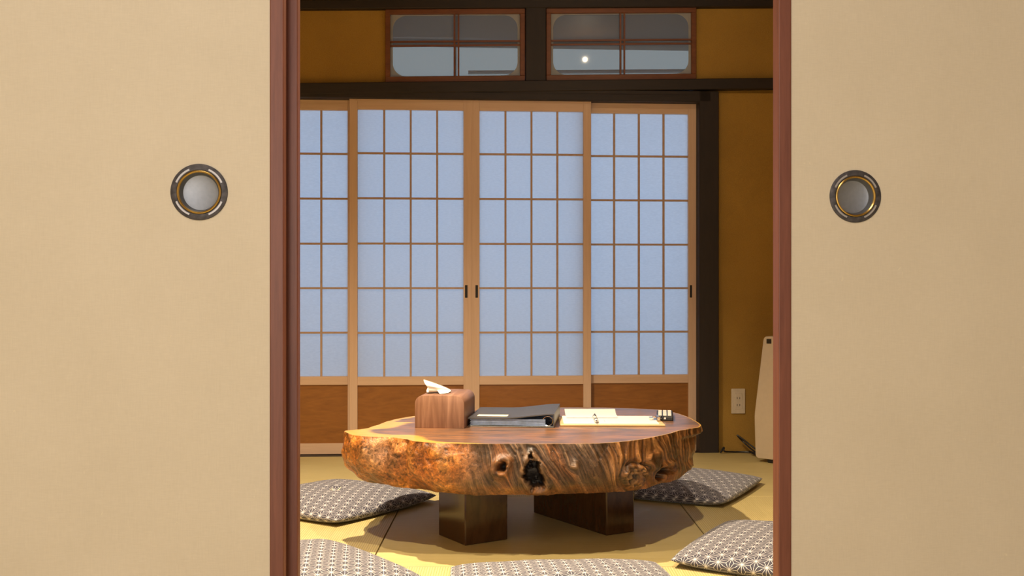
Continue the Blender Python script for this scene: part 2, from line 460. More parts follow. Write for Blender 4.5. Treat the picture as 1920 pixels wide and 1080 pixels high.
# ------------------------------------------------------------------ transom windows
def rounded(u0, u1, z0, z1, r, n=8):
    pts = []
    for cx, cz, a0 in ((u1 - r, z1 - r, 0), (u0 + r, z1 - r, 90), (u0 + r, z0 + r, 180), (u1 - r, z0 + r, 270)):
        for k in range(n + 1):
            a = R(a0 + 90 * k / n); pts.append((cx + r * math.cos(a), cz + r * math.sin(a)))
    return pts


def transom(n, u0, u1, label):
    root = empty('window_%d' % n, BACK['loc'], TH); tag(root, label, kind='structure')
    zb, zt, fw = 1.838, 2.198, 0.024
    def T(mb, name, mat, **k):
        return mb.build(name, M[mat], root, **k)
    T(MB().box(u0, u1, -0.012, 0.03, zb, zb + fw * 1.25, SL), 'frame_rail', 'transom_wood', bevel=0.002)
    T(MB().box(u0, u1, -0.012, 0.03, zt - fw, zt, SL), 'frame_rail', 'transom_wood', bevel=0.002)
    for a, b in ((u0, u0 + fw), (u1 - fw, u1)):
        T(MB().box(a, b, -0.012, 0.03, zb + fw * 1.25, zt - fw, SL), 'frame_stile', 'transom_wood', bevel=0.002)
    um = (u0 + u1) / 2 + 0.005; zm = (zb + zt) / 2 + 0.012
    for d, v in ((-0.010, -0.004), (0.010, -0.004), (-0.004, 0.024)):
        T(MB().box(um - 0.0042 + d, um + 0.0042 + d, v, v + 0.008, zb + 0.02, zt - 0.02, SL), 'muntin', 'transom_wood')
        T(MB().box(u0 + 0.02, u1 - 0.02, v + 0.0005, v + 0.0085, zm - 0.0042 + d, zm + 0.0042 + d, SL), 'muntin', 'transom_wood')
    p0, p1, q0, q1 = u0 + fw, u1 - fw, zb + fw * 1.25, zt - fw
    cells = [(p0, um, q0, zm), (um, p1, q0, zm), (p0, um, zm, q1), (um, p1, zm, q1)]
    for a, b, c, d in cells:
        T(MB().box(a, b, 0.010, 0.013, c, d, SL), 'glass_pane', 'glass')
    # etched band with rounded inner corners
    bm = bmesh.new(); r = 0.065; e = 0.012; inner = rounded(p0 + e, p1 - e, q0 + e * 0.4, q1 - e * 0.4, r, 10)
    cx, cz = (p0 + p1) / 2, (q0 + q1) / 2; hw, hh = (p1 - p0) / 2, (q1 - q0) / 2
    outer = []
    for x, z in inner:
        dx, dz = x - cx, z - cz; s = min(hw / abs(dx) if dx else 9, hh / abs(dz) if dz else 9); outer.append((cx + dx * s, cz + dz * s))
    rows = [[bm.verts.new((x, v, z + SL * x)) for x, z in lst] for lst in (inner, outer) for v in (0.0068, 0.0078)]
    m = len(inner)
    for i in range(m):
        j = (i + 1) % m
        for a, b in ((0, 2), (1, 3)): bm.faces.new((rows[a][i], rows[a][j], rows[b][j], rows[b][i]))
        bm.faces.new((rows[0][i], rows[0][j], rows[1][j], rows[1][i]))
    mb = MB(); mb.bm.free(); mb.bm = bm
    T(mb, 'etched_border', 'etched')


transom(1, -0.622, 0.064, 'left glazed transom window with red-brown frame above the shoji')
transom(2, 0.169, 0.921, 'right glazed transom window with red-brown frame above the shoji')

# ------------------------------------------------------------------ shoji doors
ZL = [0.385, 0.600, 0.819, 1.038, 1.260, 1.481, 1.695]


def shoji(n, u0, u1, v0, label, pull=None):
    root = empty('door_%d' % n, BACK['loc'], TH); tag(root, label, kind='structure')
    t = 0.03; sw = 0.039; mw = 0.0095
    P = lambda mb, name, mat, **k: mb.build(name, M[mat], root, **k)
    zt, zb = 1.752, 0.002
    for a, b, sd in ((u0, u0 + sw, 'L'), (u1 - sw, u1, 'R')):
        if pull and sd in pull:
            c = (a + b) / 2 + (0.006 if sd == 'R' else -0.006) * -1
            z0, z1, hw = 0.772, 0.834, 0.0065
            mb = MB().box(a, b, v0, v0 + t, zb, z0).box(a, b, v0, v0 + t, z1, zt).box(a, c - hw, v0, v0 + t, z0, z1).box(c + hw, b, v0, v0 + t, z0, z1)
            st = P(mb, 'stile', 'hinoki')
            MB().box(c - hw, c + hw, v0 + 0.006, v0 + 0.02, z0, z1).build('finger_pull', M['slot'], st)['label'] = 'black recessed finger pull'
        else: P(MB().box(a, b, v0, v0 + t, zb, zt), 'stile', 'hinoki', bevel=0.0015)
    a, b = u0 + sw, u1 - sw
    P(MB().box(a, b, v0 + 0.001, v0 + t - 0.001, 1.695, zt - 0.001), 'top_rail', 'hinoki_h', bevel=0.001)
    P(MB().box(a, b, v0 + 0.001, v0 + t - 0.001, 0.343, 0.385), 'middle_rail', 'hinoki_h', bevel=0.001)
    P(MB().box(a, b, v0 + 0.001, v0 + t - 0.001, zb + 0.001, 0.055), 'bottom_rail', 'hinoki_h', bevel=0.001)
    sk = P(MB().box(a, b, v0 + 0.010, v0 + 0.018, 0.055, 0.343), 'skirt_board', 'koshi'); sk['label'] = 'orange-brown grained wooden skirt board'
    cw = (b - a) / 4
    for k in range(1, 4): P(MB().box(a + cw * k - mw / 2, a + cw * k + mw / 2, v0 + 0.004, v0 + 0.016, 0.385, 1.695), 'muntin', 'kumiko')
    for z in ZL[1:-1]: P(MB().box(a, b, v0 + 0.0035, v0 + 0.0165, z - mw / 2, z + mw / 2), 'muntin', 'kumiko')
    for k in range(4):
        for i in range(6):
            P(MB().box(a + cw * k, a + cw * (k + 1), v0 + 0.0175, v0 + 0.0181, ZL[i], ZL[i + 1]), 'paper_pane', 'shoji')
    return root


shoji(1, -1.365, -0.770, 0.037, 'shoji sliding door furthest left, half hidden by the left fusuma')
shoji(2, -0.797, -0.2002, 0.0, 'shoji sliding door left of the centre meeting line', 'R')
shoji(3, -0.1998, 0.394, 0.0, 'shoji sliding door right of the centre meeting line', 'L')
shoji(4, 0.352, 0.931, 0.037, 'shoji sliding door beside the dark right post', 'R')

# ------------------------------------------------------------------ fusuma doors between the rooms
def pull_hardware(root, u, v, z, r=0.036):
    h = empty('door_pull', (u, v, z), 0, root)
    fl = MB().lathe_y(0, 0, [(r, 0.0004), (r, -0.0012), (r - 0.0008, -0.0018), (0.0285, -0.0018), (0.0278, -0.0006), (0.0278, 0.0004)], 72, True).build('flange', M['patina'], h, smooth=True)
    fl['label'] = 'dark patinated outer ring'
    for q in range(4):
        pts_o, pts_i = [], []
        for k in range(9):
            a = R(90 * q + 23 + 44 * k / 8)
            pts_o.append((0.0320 * math.cos(a), 0.0320 * math.sin(a))); pts_i.append((0.0297 * math.cos(a), 0.0297 * math.sin(a)))
        MB().prism(pts_o + pts_i[::-1], -0.0022, -0.0012, 'y').build('inlay', M['inlay'], h)['label'] = 'pale silver inlaid bar'
    rim = MB().lathe_y(0, 0, [(0.0280, -0.0008), (0.0277, -0.0026), (0.0265, -0.0032), (0.0252, -0.0024), (0.0249, -0.0004), (0.026, 0.001)], 72, True).build('rim', M['gold'], h, smooth=True)
    rim['label'] = 'brass rim'
    MB().lathe_y(0, 0, [(0.0268, -0.0006), (0.0252, -0.0012), (0.0246, 0.0005), (0.0236, 0.0060), (0.0222, 0.0086), (0.0180, 0.0096), (0.0, 0.0100)], 72).build('cup', M['silver'], h, smooth=True)['label'] = 'satin silver recessed cup'


def plate_hole(u0, u1, z0, z1, v, cu, cz, r, th, q=0.05, n=48):
    mb = MB(); bm = mb.bm
    for a, b, c, d in ((u0, cu - q, z0, z1), (cu + q, u1, z0, z1), (cu - q, cu + q, z0, cz - q), (cu - q, cu + q, cz + q, z1)):
        bm.faces.new([bm.verts.new(p) for p in ((a, v, c), (b, v, c), (b, v, d), (a, v, d))])
    I, O, D = [], [], []
    for k in range(n):
        a = 2 * math.pi * k / n + math.pi / 4; c, s = math.cos(a), math.sin(a); m = q / max(abs(c), abs(s))
        I.append(bm.verts.new((cu + r * c, v, cz + r * s))); O.append(bm.verts.new((cu + m * c, v, cz + m * s))); D.append(bm.verts.new((cu + r * c, v + th, cz + r * s)))
    for k in range(n):
        j = (k + 1) % n
        bm.faces.new((I[k], I[j], O[j], O[k])); bm.faces.new((I[k], D[k], D[j], I[j]))
    return mb


def fusuma(n, u0, u1, v0, t, label, pull=None, sw=0.018):
    root = empty('door_%d' % n, FRONT['loc'], TH); tag(root, label, kind='structure')
    zt, zb = 1.76, 0.004
    for a, b in ((u0, u0 + sw), (u1 - sw, u1)):
        MB().box(a, b, v0, v0 + t, zb, zt).build('stile', M['lacquer'], root, bevel=0.0015, seg=2)['label'] = 'red-brown lacquered edge stile'
    MB().box(u0 + sw, u1 - sw, v0, v0 + t, zt - 0.02, zt).build('top_rail', M['lacquer'], root)
    MB().box(u0 + sw, u1 - sw, v0, v0 + t, zb, zb + 0.025).build('bottom_rail', M['lacquer'], root)
    a, b = u0 + sw, u1 - sw
    if pull:
        mb = plate_hole(a, b, zb + 0.025, zt - 0.02, v0 + 0.0025, pull[0], pull[1], 0.0272, 0.010)
    else:
        mb = MB(); mb.bm.faces.new([mb.bm.verts.new(p) for p in ((a, v0 + 0.0025, zb + 0.025), (b, v0 + 0.0025, zb + 0.025), (b, v0 + 0.0025, zt - 0.02), (a, v0 + 0.0025, zt - 0.02))])
    mb.box(a, b, v0 + 0.0135, v0 + t - 0.002, zb + 0.025, zt - 0.02)
    mb.build('paper_panel', M['fusuma'], root)
    if pull: pull_hardware(root, pull[0], v0 + 0.0025, pull[1])


fusuma(5, -1.20, -0.293, 0.0, 0.022, 'left cream fusuma sliding door with round metal pull', (-0.400, 0.9424))
fusuma(6, -1.19, -0.281, 0.044, 0.024, 'second fusuma slid behind the left one, only its edge stile showing')
fusuma(7, 0.366, 1.275, 0.040, 0.026, 'right cream fusuma sliding door with round metal pull', (0.4735, 0.9453))
tag(MB().box(UL, UR, -0.02, 0.09, 1.762, 2.44).box(UL, -1.17, -0.02, 0.09, 0.0, 1.762).box(1.26, UR, -0.02, 0.09, 0.0, 1.762).build('wall_front', M['near_plaster'], frame=FRONT), 'plaster partition around the fusuma opening', kind='structure')
trim(10, MB().box(-1.2, 1.28, -0.03, 0.10, -0.035, 0.003), 'wooden sill track under the fusuma doors', 'hinoki_h', FRONT)

# ------------------------------------------------------------------ low table: live-edge slab on two block legs
TOP = [(-0.537, 3.42), (-0.495, 3.333), (-0.446, 3.302), (-0.376, 3.297), (-0.329, 3.251), (-0.286, 3.194), (-0.235, 3.172), (-0.174, 3.156), (-0.118, 3.151), (0.016, 3.152), (0.134, 3.150), (0.252, 3.156), (0.314, 3.183), (0.379, 3.228), (0.432, 3.286), (0.481, 3.349), (0.532, 3.433), (0.587, 3.491), (0.619, 3.525), (0.634, 3.58), (0.632, 3.71), (0.616, 3.874), (0.596, 3.948), (0.547, 4.035), (0.403, 4.089), (0.177, 4.107), (-0.02, 4.089), (-0.22, 4.0), (-0.351, 3.833), (-0.406, 3.74), (-0.446, 3.594), (-0.472, 3.498), (-0.508, 3.458), (-0.538, 3.446)]
BOT = [(-0.468, 3.407), (-0.397, 3.379), (-0.351, 3.307), (-0.297, 3.298), (-0.254, 3.276), (-0.221, 3.229), (-0.164, 3.212), (0.026, 3.196), (0.161, 3.212), (0.28, 3.242), (0.374, 3.263), (0.431, 3.324), (0.462, 3.385), (0.508, 3.412), (0.556, 3.50), (0.578, 3.60), (0.575, 3.70)]
CX, CY, ZT, ZB = 0.06, 3.62, 0.36, 0.20


def polar(pts):
    return sorted((math.atan2(y - CY, x - CX) % (2 * math.pi), math.hypot(x - CX, y - CY)) for x, y in pts)


def interp(tab, a):
    a %= 2 * math.pi
    t = [(tab[-1][0] - 2 * math.pi, tab[-1][1])] + tab + [(tab[0][0] + 2 * math.pi, tab[0][1])]
    for (a0, r0), (a1, r1) in zip(t, t[1:]):
        if a0 <= a <= a1: return r0 + (r1 - r0) * ((a - a0) / (a1 - a0) if a1 > a0 else 0)
    return tab[0][1]


PT, PB = polar(TOP), polar(BOT)
NA, NT_ = 820, 50
RT = [interp(PT, 2 * math.pi * i / NA) for i in range(NA)]
RT = [(RT[i - 2] + 2 * RT[i - 1] + 3 * RT[i] + 2 * RT[(i + 1) % NA] + RT[(i + 2) % NA]) / 9 for i in range(NA)]
RB = []
for i in range(NA):
    a = 2 * math.pi * i / NA
    lo, hi = PB[0][0], PB[-1][0]
    if lo <= a <= hi: r = interp(PB, a)
    else:
        k = 0.86; r = k * RT[i]
        d = min((lo - a) % (2 * math.pi), (a - hi) % (2 * math.pi)); e = interp(PB, lo if (lo - a) % (2 * math.pi) < (a - hi) % (2 * math.pi) else hi)
        s = smooth01(d, 0, 0.4); r = min(e, RT[i] * 0.97) * (1 - s) + r * s
    RB.append(r)
RB = [sum(RB[(i + k) % NA] for k in range(-5, 6)) / 11 for i in range(NA)]

# knots and hollows: (x along front, z, radius x, radius z, kind)
KN = [(0.070, 0.270, 0.034, 0.052, 'hole'), (-0.032, 0.292, 0.022, 0.026, 'knot'), (0.371, 0.247, 0.040, 0.042, 'boss'),
      (0.436, 0.290, 0.030, 0.034, 'arch'), (0.476, 0.238, 0.032, 0.028, 'hole2'), (0.184, 0.297, 0.014, 0.016, 'bump'),
      (-0.440, 0.318, 0.045, 0.040, 'lump'), (-0.37, 0.27, 0.07, 0.06, 'lump'), (-0.225, 0.28, 0.05, 0.075, 'lump'), (0.085, 0.212, 0.026, 0.016, 'bump')]


def mix3(a, b, t): return tuple(p + (q - p) * t for p, q in zip(a, b))


def ramp3(t, a, b, c):
    t = max(0.0, min(1.0, t)); return mix3(a, b, t * 2) if t < 0.5 else mix3(b, c, t * 2 - 1)


def N(x, y=0.0, z=0.0): return noise.noise(Vector((x, y, z)))


verts, cols, uvs, burls = [], [], [], []
for i in range(NA):
    a = 2 * math.pi * i / NA; ca, sa = math.cos(a), math.sin(a)
    front = sa < 0.15
    for j in range(NT_ + 1):
        t = j / NT_
        r = RT[i] + (RB[i] - RT[i]) * t ** 4 + 0.012 * math.sin(math.pi * t) * (1 - 0.6 * t)
        z = ZT + (ZB - ZT) * t
        x, y = CX + r * ca, CY + r * sa
        s = a * 0.52
        fade = 0.35 + 0.65 * smooth01(t, 0.0, 0.06)
        # fibre coordinate flows round the knots and leans with height
        lean = 0.45 * smooth01(x, -0.15, 0.0) * (1 - smooth01(x, 0.25, 0.36)) + 0.12
        sp = x + lean * (z - 0.28) if front else s
        hole = 0.0; dr = 0.0; kc = None; ring = 0.0
        if front:
            for kx, kz, krx, krz, kind in KN:
                wob = 0.55 if kind in ('hole', 'knot', 'hole2') else 0.25
                dx = (x - kx) + wob * krx * N(x * 26, z * 26, kx * 50); dz = (z - kz) + wob * krz * N(x * 26 + 9, z * 26, kz * 40)
                if kind == 'hole': dx = (dx + 0.10 * dz) / (1.0 - 0.9 * max(-0.5, min(0.5, dz / krz * 0.5)))
                d = math.hypot(dx / krx, dz / krz)
                if d > 3.2: continue
                if kind in ('hole', 'knot', 'boss', 'hole2', 'bump', 'arch'): sp -= dx * 0.9 / max(d * d, 1.0)
                jag = 0.30 * N(x * 60, z * 60, 3.1) + 0.18 * N(x * 150, z * 150, 1.7)
                if kind == 'hole':
                    k = 1 - smooth01(d + jag * 1.5, 0.62, 0.98); dr -= 0.055 * k; hole = max(hole, k)
                    dr += 0.010 * math.exp(-((d - 1.15) / 0.25) ** 2); ring = max(ring, (0.35 + 1.3 * N(x * 55, z * 55, 6.1)) * math.exp(-((d - 1.15) / 0.25) ** 2))
                elif kind == 'hole2':
                    k = 1 - smooth01(d + jag, 0.6, 1.0); dr -= 0.034 * k; hole = max(hole, 0.95 * k); dr += 0.008 * math.exp(-((d - 1.2) / 0.3) ** 2)
                elif kind == 'knot':
                    dr += 0.016 * math.exp(-((d - 0.95) / 0.4) ** 2); k = 1 - smooth01(d + jag + 0.25 * (dz / krz), 0.25, 0.7); dr -= 0.026 * k; hole = max(hole, 0.85 * k); ring = max(ring, (0.45 + 1.2 * N(x * 70, z * 70, 3.3)) * (0.55 + 0.45 * max(-1, min(1, dz / krz))) * math.exp(-((d - 0.9) / 0.3) ** 2)); hole = max(hole, 0.5 * smooth01(-N(x * 70, z * 70, 3.3), 0.05, 0.35) * math.exp(-((d - 0.95) / 0.35) ** 2))
                elif kind == 'boss':
                    k = 1 - smooth01(d, 0.75, 1.1); dr += 0.009 * k + k * (0.009 * N(x * 120, z * 120, 9.0) + 0.005 * N(x * 45, z * 45, 2.0)); dr -= 0.008 * math.exp(-((d - 1.2) / 0.15) ** 2); ring = max(ring, k * (0.42 + 1.3 * N(x * 120, z * 120, 9.0))); hole = max(hole, k * 0.75 * smooth01(-N(x * 120, z * 120, 9.0), 0.02, 0.3), 0.6 * math.exp(-((d - 1.15) / 0.09) ** 2))
                elif kind == 'arch':
                    k = 1 - smooth01(d, 0.6, 1.15); dr += 0.013 * k
                elif kind == 'bump': dr += 0.012 * math.exp(-d * d * 1.6); ring = max(ring, 0.5 * math.exp(-d * d * 1.5))
                elif kind == 'lump': dr += 0.014 * math.exp(-d * d)
        fib = 0.55 * N(sp * 92, z * 6.5, 0.3) + 0.62 * N(sp * 150, z * 9.0, 4.0)
        gnar = N(x * 16, y * 16, z * 16) + 0.5 * N(x * 37, y * 37, z * 37) + 0.25 * N(x * 90, y * 90, z * 90)
        burl = 1 - smooth01(x + 0.10 * N(z * 14, x * 6, 2.0), -0.19, -0.08)
        rgt = smooth01(x + 0.07 * N(z * 17, x * 9, 5.0), 0.22, 0.36)
        low = smooth01(0.245 - z + 0.02 * N(x * 12, z * 9, 8.0), 0.0, 0.03)
        dr += fib * (0.0065 * (1 - burl) + 0.0015 * burl) + gnar * (0.005 * burl + 0.004)
        # creases on the burl and a stepped ledge at the right tip
        if front: dr -= 0.010 * burl * math.exp(-((x + 0.322 + 0.012 * N(z * 25)) / 0.008) ** 2)
        da = abs((a + math.pi) % (2 * math.pi) - math.pi)
        dr -= 0.024 * smooth01(t, 0.12, 0.20) * (1 - smooth01(da, 0.15, 0.42)) * (1 - smooth01(t, 0.6, 0.9))
        r += dr * fade * (1 - 0.5 * smooth01(t, 0.93, 1.0))
        zz = z + (0.004 * gnar * (1 if t > 0.9 else 0)) + (0.0015 * fib if j == 0 else 0) * 0
        verts.append((CX + r * ca, CY + r * sa, zz)); uvs.append((sp, z))
        # natural colour of the wood: grey-brown fibres, orange burl, dark hollows
        f = 0.5 + 0.75 * fib
        cb = ramp3(f, (0.020, 0.011, 0.007), (0.086, 0.049, 0.029), (0.235, 0.148, 0.09))
        co = ramp3(0.5 + 0.55 * gnar + 0.15 * fib, (0.15, 0.040, 0.008), (0.39, 0.135, 0.024), (0.64, 0.31, 0.08))
        cr = ramp3(0.44 + 0.9 * fib, (0.022, 0.010, 0.006), (0.17, 0.070, 0.022), (0.52, 0.25, 0.085))
        blot = smooth01(N(x * 11 + 4, z * 13, 7.0) + 0.5 * N(x * 27, z * 27, 1.0), -0.05, 0.45)
        co = mix3(co, tuple(0.38 * q for q in co), 0.8 * blot)
        dk = smooth01(N(sp * 38, z * 3.5, 11.0) + 0.4 * N(sp * 90, z * 6, 5.0), 0.12, 0.5)
        cb = mix3(cb, tuple(0.30 * q for q in cb), 0.85 * dk); cr = mix3(cr, tuple(0.25 * q for q in cr), 0.85 * dk)
        og = smooth01(N(sp * 17 + 2, z * 4.5, 15.0), 0.12, 0.5)
        cb = mix3(cb, tuple(q * k for q, k in zip(cb, (2.2, 1.5, 0.85))), 0.8 * og)
        c = mix3(cb, cr, rgt * 0.9); c = mix3(c, co, max(burl, 0.4 * low))
        gp = math.exp(-(((x + 0.395) / 0.055) ** 2 + ((z - 0.305) / 0.05) ** 2)) + 0.9 * math.exp(-(((x + 0.11) / 0.035) ** 2 + ((z - 0.29) / 0.07) ** 2))
        c = mix3(c, ramp3(0.5 + 0.6 * gnar, (0.09, 0.055, 0.03), (0.26, 0.15, 0.09), (0.40, 0.25, 0.16)), min(1, gp * 0.85))
        c = mix3(c, (0.30, 0.17, 0.075), max(0, min(1, ring * 0.6)))
        c = mix3(c, (0.012, 0.010, 0.009), min(1, hole * 1.15))
        cols.append(c); burls.append(max(burl, 0.35 * low))
faces = []
nt = NT_ + 1
for i in range(NA):
    k = (i + 1) % NA
    for j in range(NT_): faces.append((i * nt + j, i * nt + j + 1, k * nt + j + 1, k * nt + j))

table = empty('low_table', (CX, CY, 0)); tag(table, 'low round live-edge wooden slab table on dark block legs', 'table')
off = Vector((CX, CY, 0))


def rel(v): return (v[0] - CX, v[1] - CY, v[2])


# slab: polished top with sapwood rim, plain underside
sv, sf, sap = [], [], []
fr = [1.0, 0.985, 0.97, 0.95, 0.92, 0.88, 0.83, 0.76, 0.66, 0.5, 0.3, 0.12]
for q in fr:
    for i in range(NA):
        b = Vector(verts[i * nt]) - off
        edge = math.hypot(b.x, b.y) * (1 - q)
        wx = b.x + CX
        width = 0.0018 + 0.0600 * (1 - smooth01(wx, -0.42, -0.18)) + 0.022 * (1 - smooth01(wx, -0.17, -0.04))
        if b.y > 0.05: width *= 0.3
        sv.append((b.x * q, b.y * q, ZT)); sap.append(max(0.0, min(1.0, 1 - 0.5 * edge / width)))
for k in range(len(fr) - 1):
    for i in range(NA):
        j = (i + 1) % NA; sf.append((k * NA + i, k * NA + j, (k + 1) * NA + j, (k + 1) * NA + i))
sv.append((0, 0, ZT)); sap.append(0.0); c0 = len(sv) - 1; kk = (len(fr) - 1) * NA
for i in range(NA): sf.append((kk + i, kk + (i + 1) % NA, c0))
b0 = len(sv)
for i in range(NA): sv.append(rel(verts[i * nt + NT_])); sap.append(0.0)
sv.append((0, 0, ZB)); sap.append(0.0)
for i in range(NA): sf.append((b0 + (i + 1) % NA, b0 + i, len(sv) - 1))
me = bpy.data.meshes.new('slab'); me.from_pydata(sv, [], sf); me.update()
at = me.attributes.new('sapwood', 'FLOAT', 'POINT'); at.data.foreach_set('value', sap)
me.materials.append(M['top']); slab = link('slab', me, table); slab['label'] = 'polished walnut-brown slab top with yellow sapwood rim'
me = bpy.data.meshes.new('live_edge'); me.from_pydata([rel(v) for v in verts], [], faces); me.update(); me.shade_smooth()
at = me.attributes.new('bark_colour', 'FLOAT_COLOR', 'POINT'); at.data.foreach_set('color', [x for c in cols for x in (*c, 1.0)])
at = me.attributes.new('burl', 'FLOAT', 'POINT'); at.data.foreach_set('value', burls)
ul = me.uv_layers.new(name='fibre'); li = [0] * len(me.loops); me.loops.foreach_get('vertex_index', li)
ul.data.foreach_set('uv', [x for v in li for x in uvs[v]])
me.materials.append(M['bark']); le = link('live_edge', me, slab); le['label'] = 'rough gnarled bark edge with knots and hollows'
for q in ([(-0.149, 3.39), (-0.014, 3.475), (-0.108, 3.625), (-0.244, 3.54)], [(0.312, 3.527), (0.411, 3.585), (0.177, 3.952), (0.078, 3.893)]):
    mb = MB().prism([(x - CX, y - CY) for x, y in q], 0.0, ZB + 0.004, 'z')
    mb.build('leg', M['legwood'], table, bevel=0.004, seg=2)

# ------------------------------------------------------------------ cushions
def cushion(name, corner, u_dir, su, sv_, label, h=0.068, seed=0, rot_pattern=0.0):
    """corner: floor position of one corner; u_dir: angle of its first side; second side is 90 degrees to the left"""
    a = u_dir; ux, uy = math.cos(a), math.sin(a); vx, vy = -uy, ux
    cx = corner[0] + ux * su / 2 + vx * sv_ / 2; cy = corner[1] + uy * su / 2 + vy * sv_ / 2
    root = empty(name, (cx, cy, 0), a); tag(root, label, 'cushion', 'hemp-leaf floor cushions round the low table')
    n = 44; bmv = []; uvv = []
    def f(t): return max(0.0, 1 - abs(t) ** 3.2) ** 0.42
    def shape(s, t, top):
        # s,t in -1..1; corners tucked, sides slightly bowed
        px = s * su / 2 * (1 - 0.028 * (1 - t * t) * 0 - 0.035 * (abs(s) ** 2) * (1 - t * t) * 0.0 - 0.03 * t * t * s * s)
        py = t * sv_ / 2 * (1 - 0.03 * t * t * s * s)
        e = f(s) * f(t)
        puff = 0.80 + 0.20 * (1 - s * s) * (1 - t * t)
        dim = 0.020 * math.exp(-(s * s + t * t) / 0.012)
        wr = 0.0035 * noise.noise(Vector((s * 3 + seed, t * 3, seed * 1.7))) + 0.0015 * noise.noise(Vector((s * 9 + seed, t * 9, seed)))
        if top: z = h * 0.36 + h * 0.64 * e * puff - dim * e + wr * e
        else: z = h * 0.36 - h * 0.36 * min(1.0, e * 1.6)
        return (px, py, z)
    def grid(top):
        base = len(bmv)
        for i in range(n + 1):
            for j in range(n + 1):
                s = math.sin(math.pi / 2 * (2 * i / n - 1)); t = math.sin(math.pi / 2 * (2 * j / n - 1))
                bmv.append(shape(s, t, top)); sx, ty = A0(s), A1(t)
                uvv.append((sx + 3 + seed * 0.013, ty + 3 + (0 if top else -0.01)))
        return base
    def arc(ax):
        L = [0.0]; prev = None
        for k in range(401):
            q = -1 + k / 200; p = Vector(shape(q, 0.35, True) if ax == 0 else shape(0.35, q, True))
            if prev: L.append(L[-1] + (p - prev).length)
            prev = p
        m = L[200]; return lambda q: L[min(400, max(0, int(round((q + 1) * 200))))] - m
    A0, A1 = arc(0), arc(1)
    b1 = grid(True); b2 = grid(False); fc = []
    idx = lambda b, i, j: b + i * (n + 1) + j
    for i in range(n):
        for j in range(n):
            fc.append((idx(b1, i, j), idx(b1, i + 1, j), idx(b1, i + 1, j + 1), idx(b1, i, j + 1)))
            fc.append((idx(b2, i, j), idx(b2, i, j + 1), idx(b2, i + 1, j + 1), idx(b2, i + 1, j)))
    m2 = bpy.data.meshes.new('cover'); m2.from_pydata(bmv, [], fc); m2.update()
    ul = m2.uv_layers.new(name='cloth'); li = [0] * len(m2.loops); m2.loops.foreach_get('vertex_index', li)
    ul.data.foreach_set('uv', [x for v in li for x in uvv[v]])
    bm = bmesh.new(); bm.from_mesh(m2); bmesh.ops.remove_doubles(bm, verts=bm.verts, dist=0.0004); bm.to_mesh(m2); bm.free(); m2.shade_smooth()
    m2.materials.append(M['hemp']); link('cover', m2, root)
    zc = shape(0, 0, True)[2]
    th = MB().tube([(-0.028, 0.004, zc + 0.017), (-0.012, 0.001, zc + 0.006), (0, 0, zc + 0.002), (0.012, 0.002, zc + 0.006), (0.026, -0.003, zc + 0.016)], 0.0014, 6)
    th.tube([(-0.004, -0.026, zc + 0.016), (0.001, -0.010, zc + 0.005), (0, 0.001, zc + 0.002), (-0.002, 0.012, zc + 0.006), (0.003, 0.024, zc + 0.014)], 0.0014, 6)
    th.build('tuft', M['thread'], root)['label'] = 'white tufting thread at the centre'
    return root


cushion('floor_cushion', (-0.600, 3.635), R(55), 0.56, 0.55, 'patterned floor cushion left behind, its corner reaching under the table', seed=1)
cushion('floor_cushion', (-0.225, 2.915), R(128), 0.59, 0.58, 'patterned floor cushion at the lower left front, tip towards the front cushion', seed=2)
cushion('floor_cushion', (-0.130, 2.43), R(5), 0.61, 0.62, 'patterned floor cushion nearest the viewer, in front of the table', seed=3)
cushion('floor_cushion', (0.452, 3.115), R(-28), 0.58, 0.60, 'patterned floor cushion at the right front beside the right fusuma edge', seed=4)
cushion('floor_cushion', (0.785, 3.945), R(62), 0.58, 0.55, 'patterned floor cushion right behind, partly in the table shadow', seed=5)

# ------------------------------------------------------------------ things on the table
Z0 = ZT
# tissue box cover
tb = empty('tissue_box', (-0.238, 3.498, Z0), R(-6.5)); tag(tb, 'brown walnut tissue box cover with rounded top edges on the table', 'tissue box')
hw, hh, rr = 0.082, 0.107, 0.028
prof = [(-hw, 0), (hw, 0)]
prof += [(hw - rr + rr * math.cos(R(k * 9)), hh - rr + rr * math.sin(R(k * 9))) for k in range(11)]
prof += [(-hw + rr + rr * math.cos(R(90 + k * 9)), hh - rr + rr * math.sin(R(90 + k * 9))) for k in range(11)]
MB().prism(prof, 0.0, 0.235, 'y').build('body', M['boxwood'], tb, bevel=0.0015, seg=2, smooth=True)
sl = [(0.012 * math.cos(R(k * 15)) + 0.0, 0.118 + (0.05 if math.sin(R(k * 15)) >= 0 else -0.05) + 0.012 * math.sin(R(k * 15))) for k in range(24)]
MB().prism(sl, hh - 0.001, hh + 0.0006, 'z').build('slot', M['slot'], tb)['label'] = 'dark tissue slot'
# tissue: a folded sheet rising from the slot and falling to the left
bm = bmesh.new(); nu, nv = 18, 40; gridv = []
for i in range(nu + 1):
    row = []
    for j in range(nv + 1):
        u = i / nu; th = R(100) + R(330) * j / nv            # open cone of folded tissue, mouth to the left
        cx, cy = -0.206 - 0.080 * u, 3.605 - 0.02 * u
        rv, rd = 0.003 + 0.019 * u ** 0.8, 0.005 + 0.026 * u ** 0.8; cz = Z0 + hh + 0.0015 + rv
        wv = 1 + 0.14 * math.sin(3 * th + 1.0) * u + 0.06 * math.sin(7 * th)
        x = cx + 0.006 * u * math.sin(2 * th + 0.6) - 0.004 * u * math.sin(th)
        y = cy + rd * math.cos(th) * wv; z = cz + rv * math.sin(th) * wv
        row.append(bm.verts.new((x, y, max(z, Z0 + hh + 0.0012 + 0.001 * u))))
    gridv.append(row)
for i in range(nu):
    for j in range(nv): bm.faces.new((gridv[i][j], gridv[i + 1][j], gridv[i + 1][j + 1], gridv[i][j + 1]))
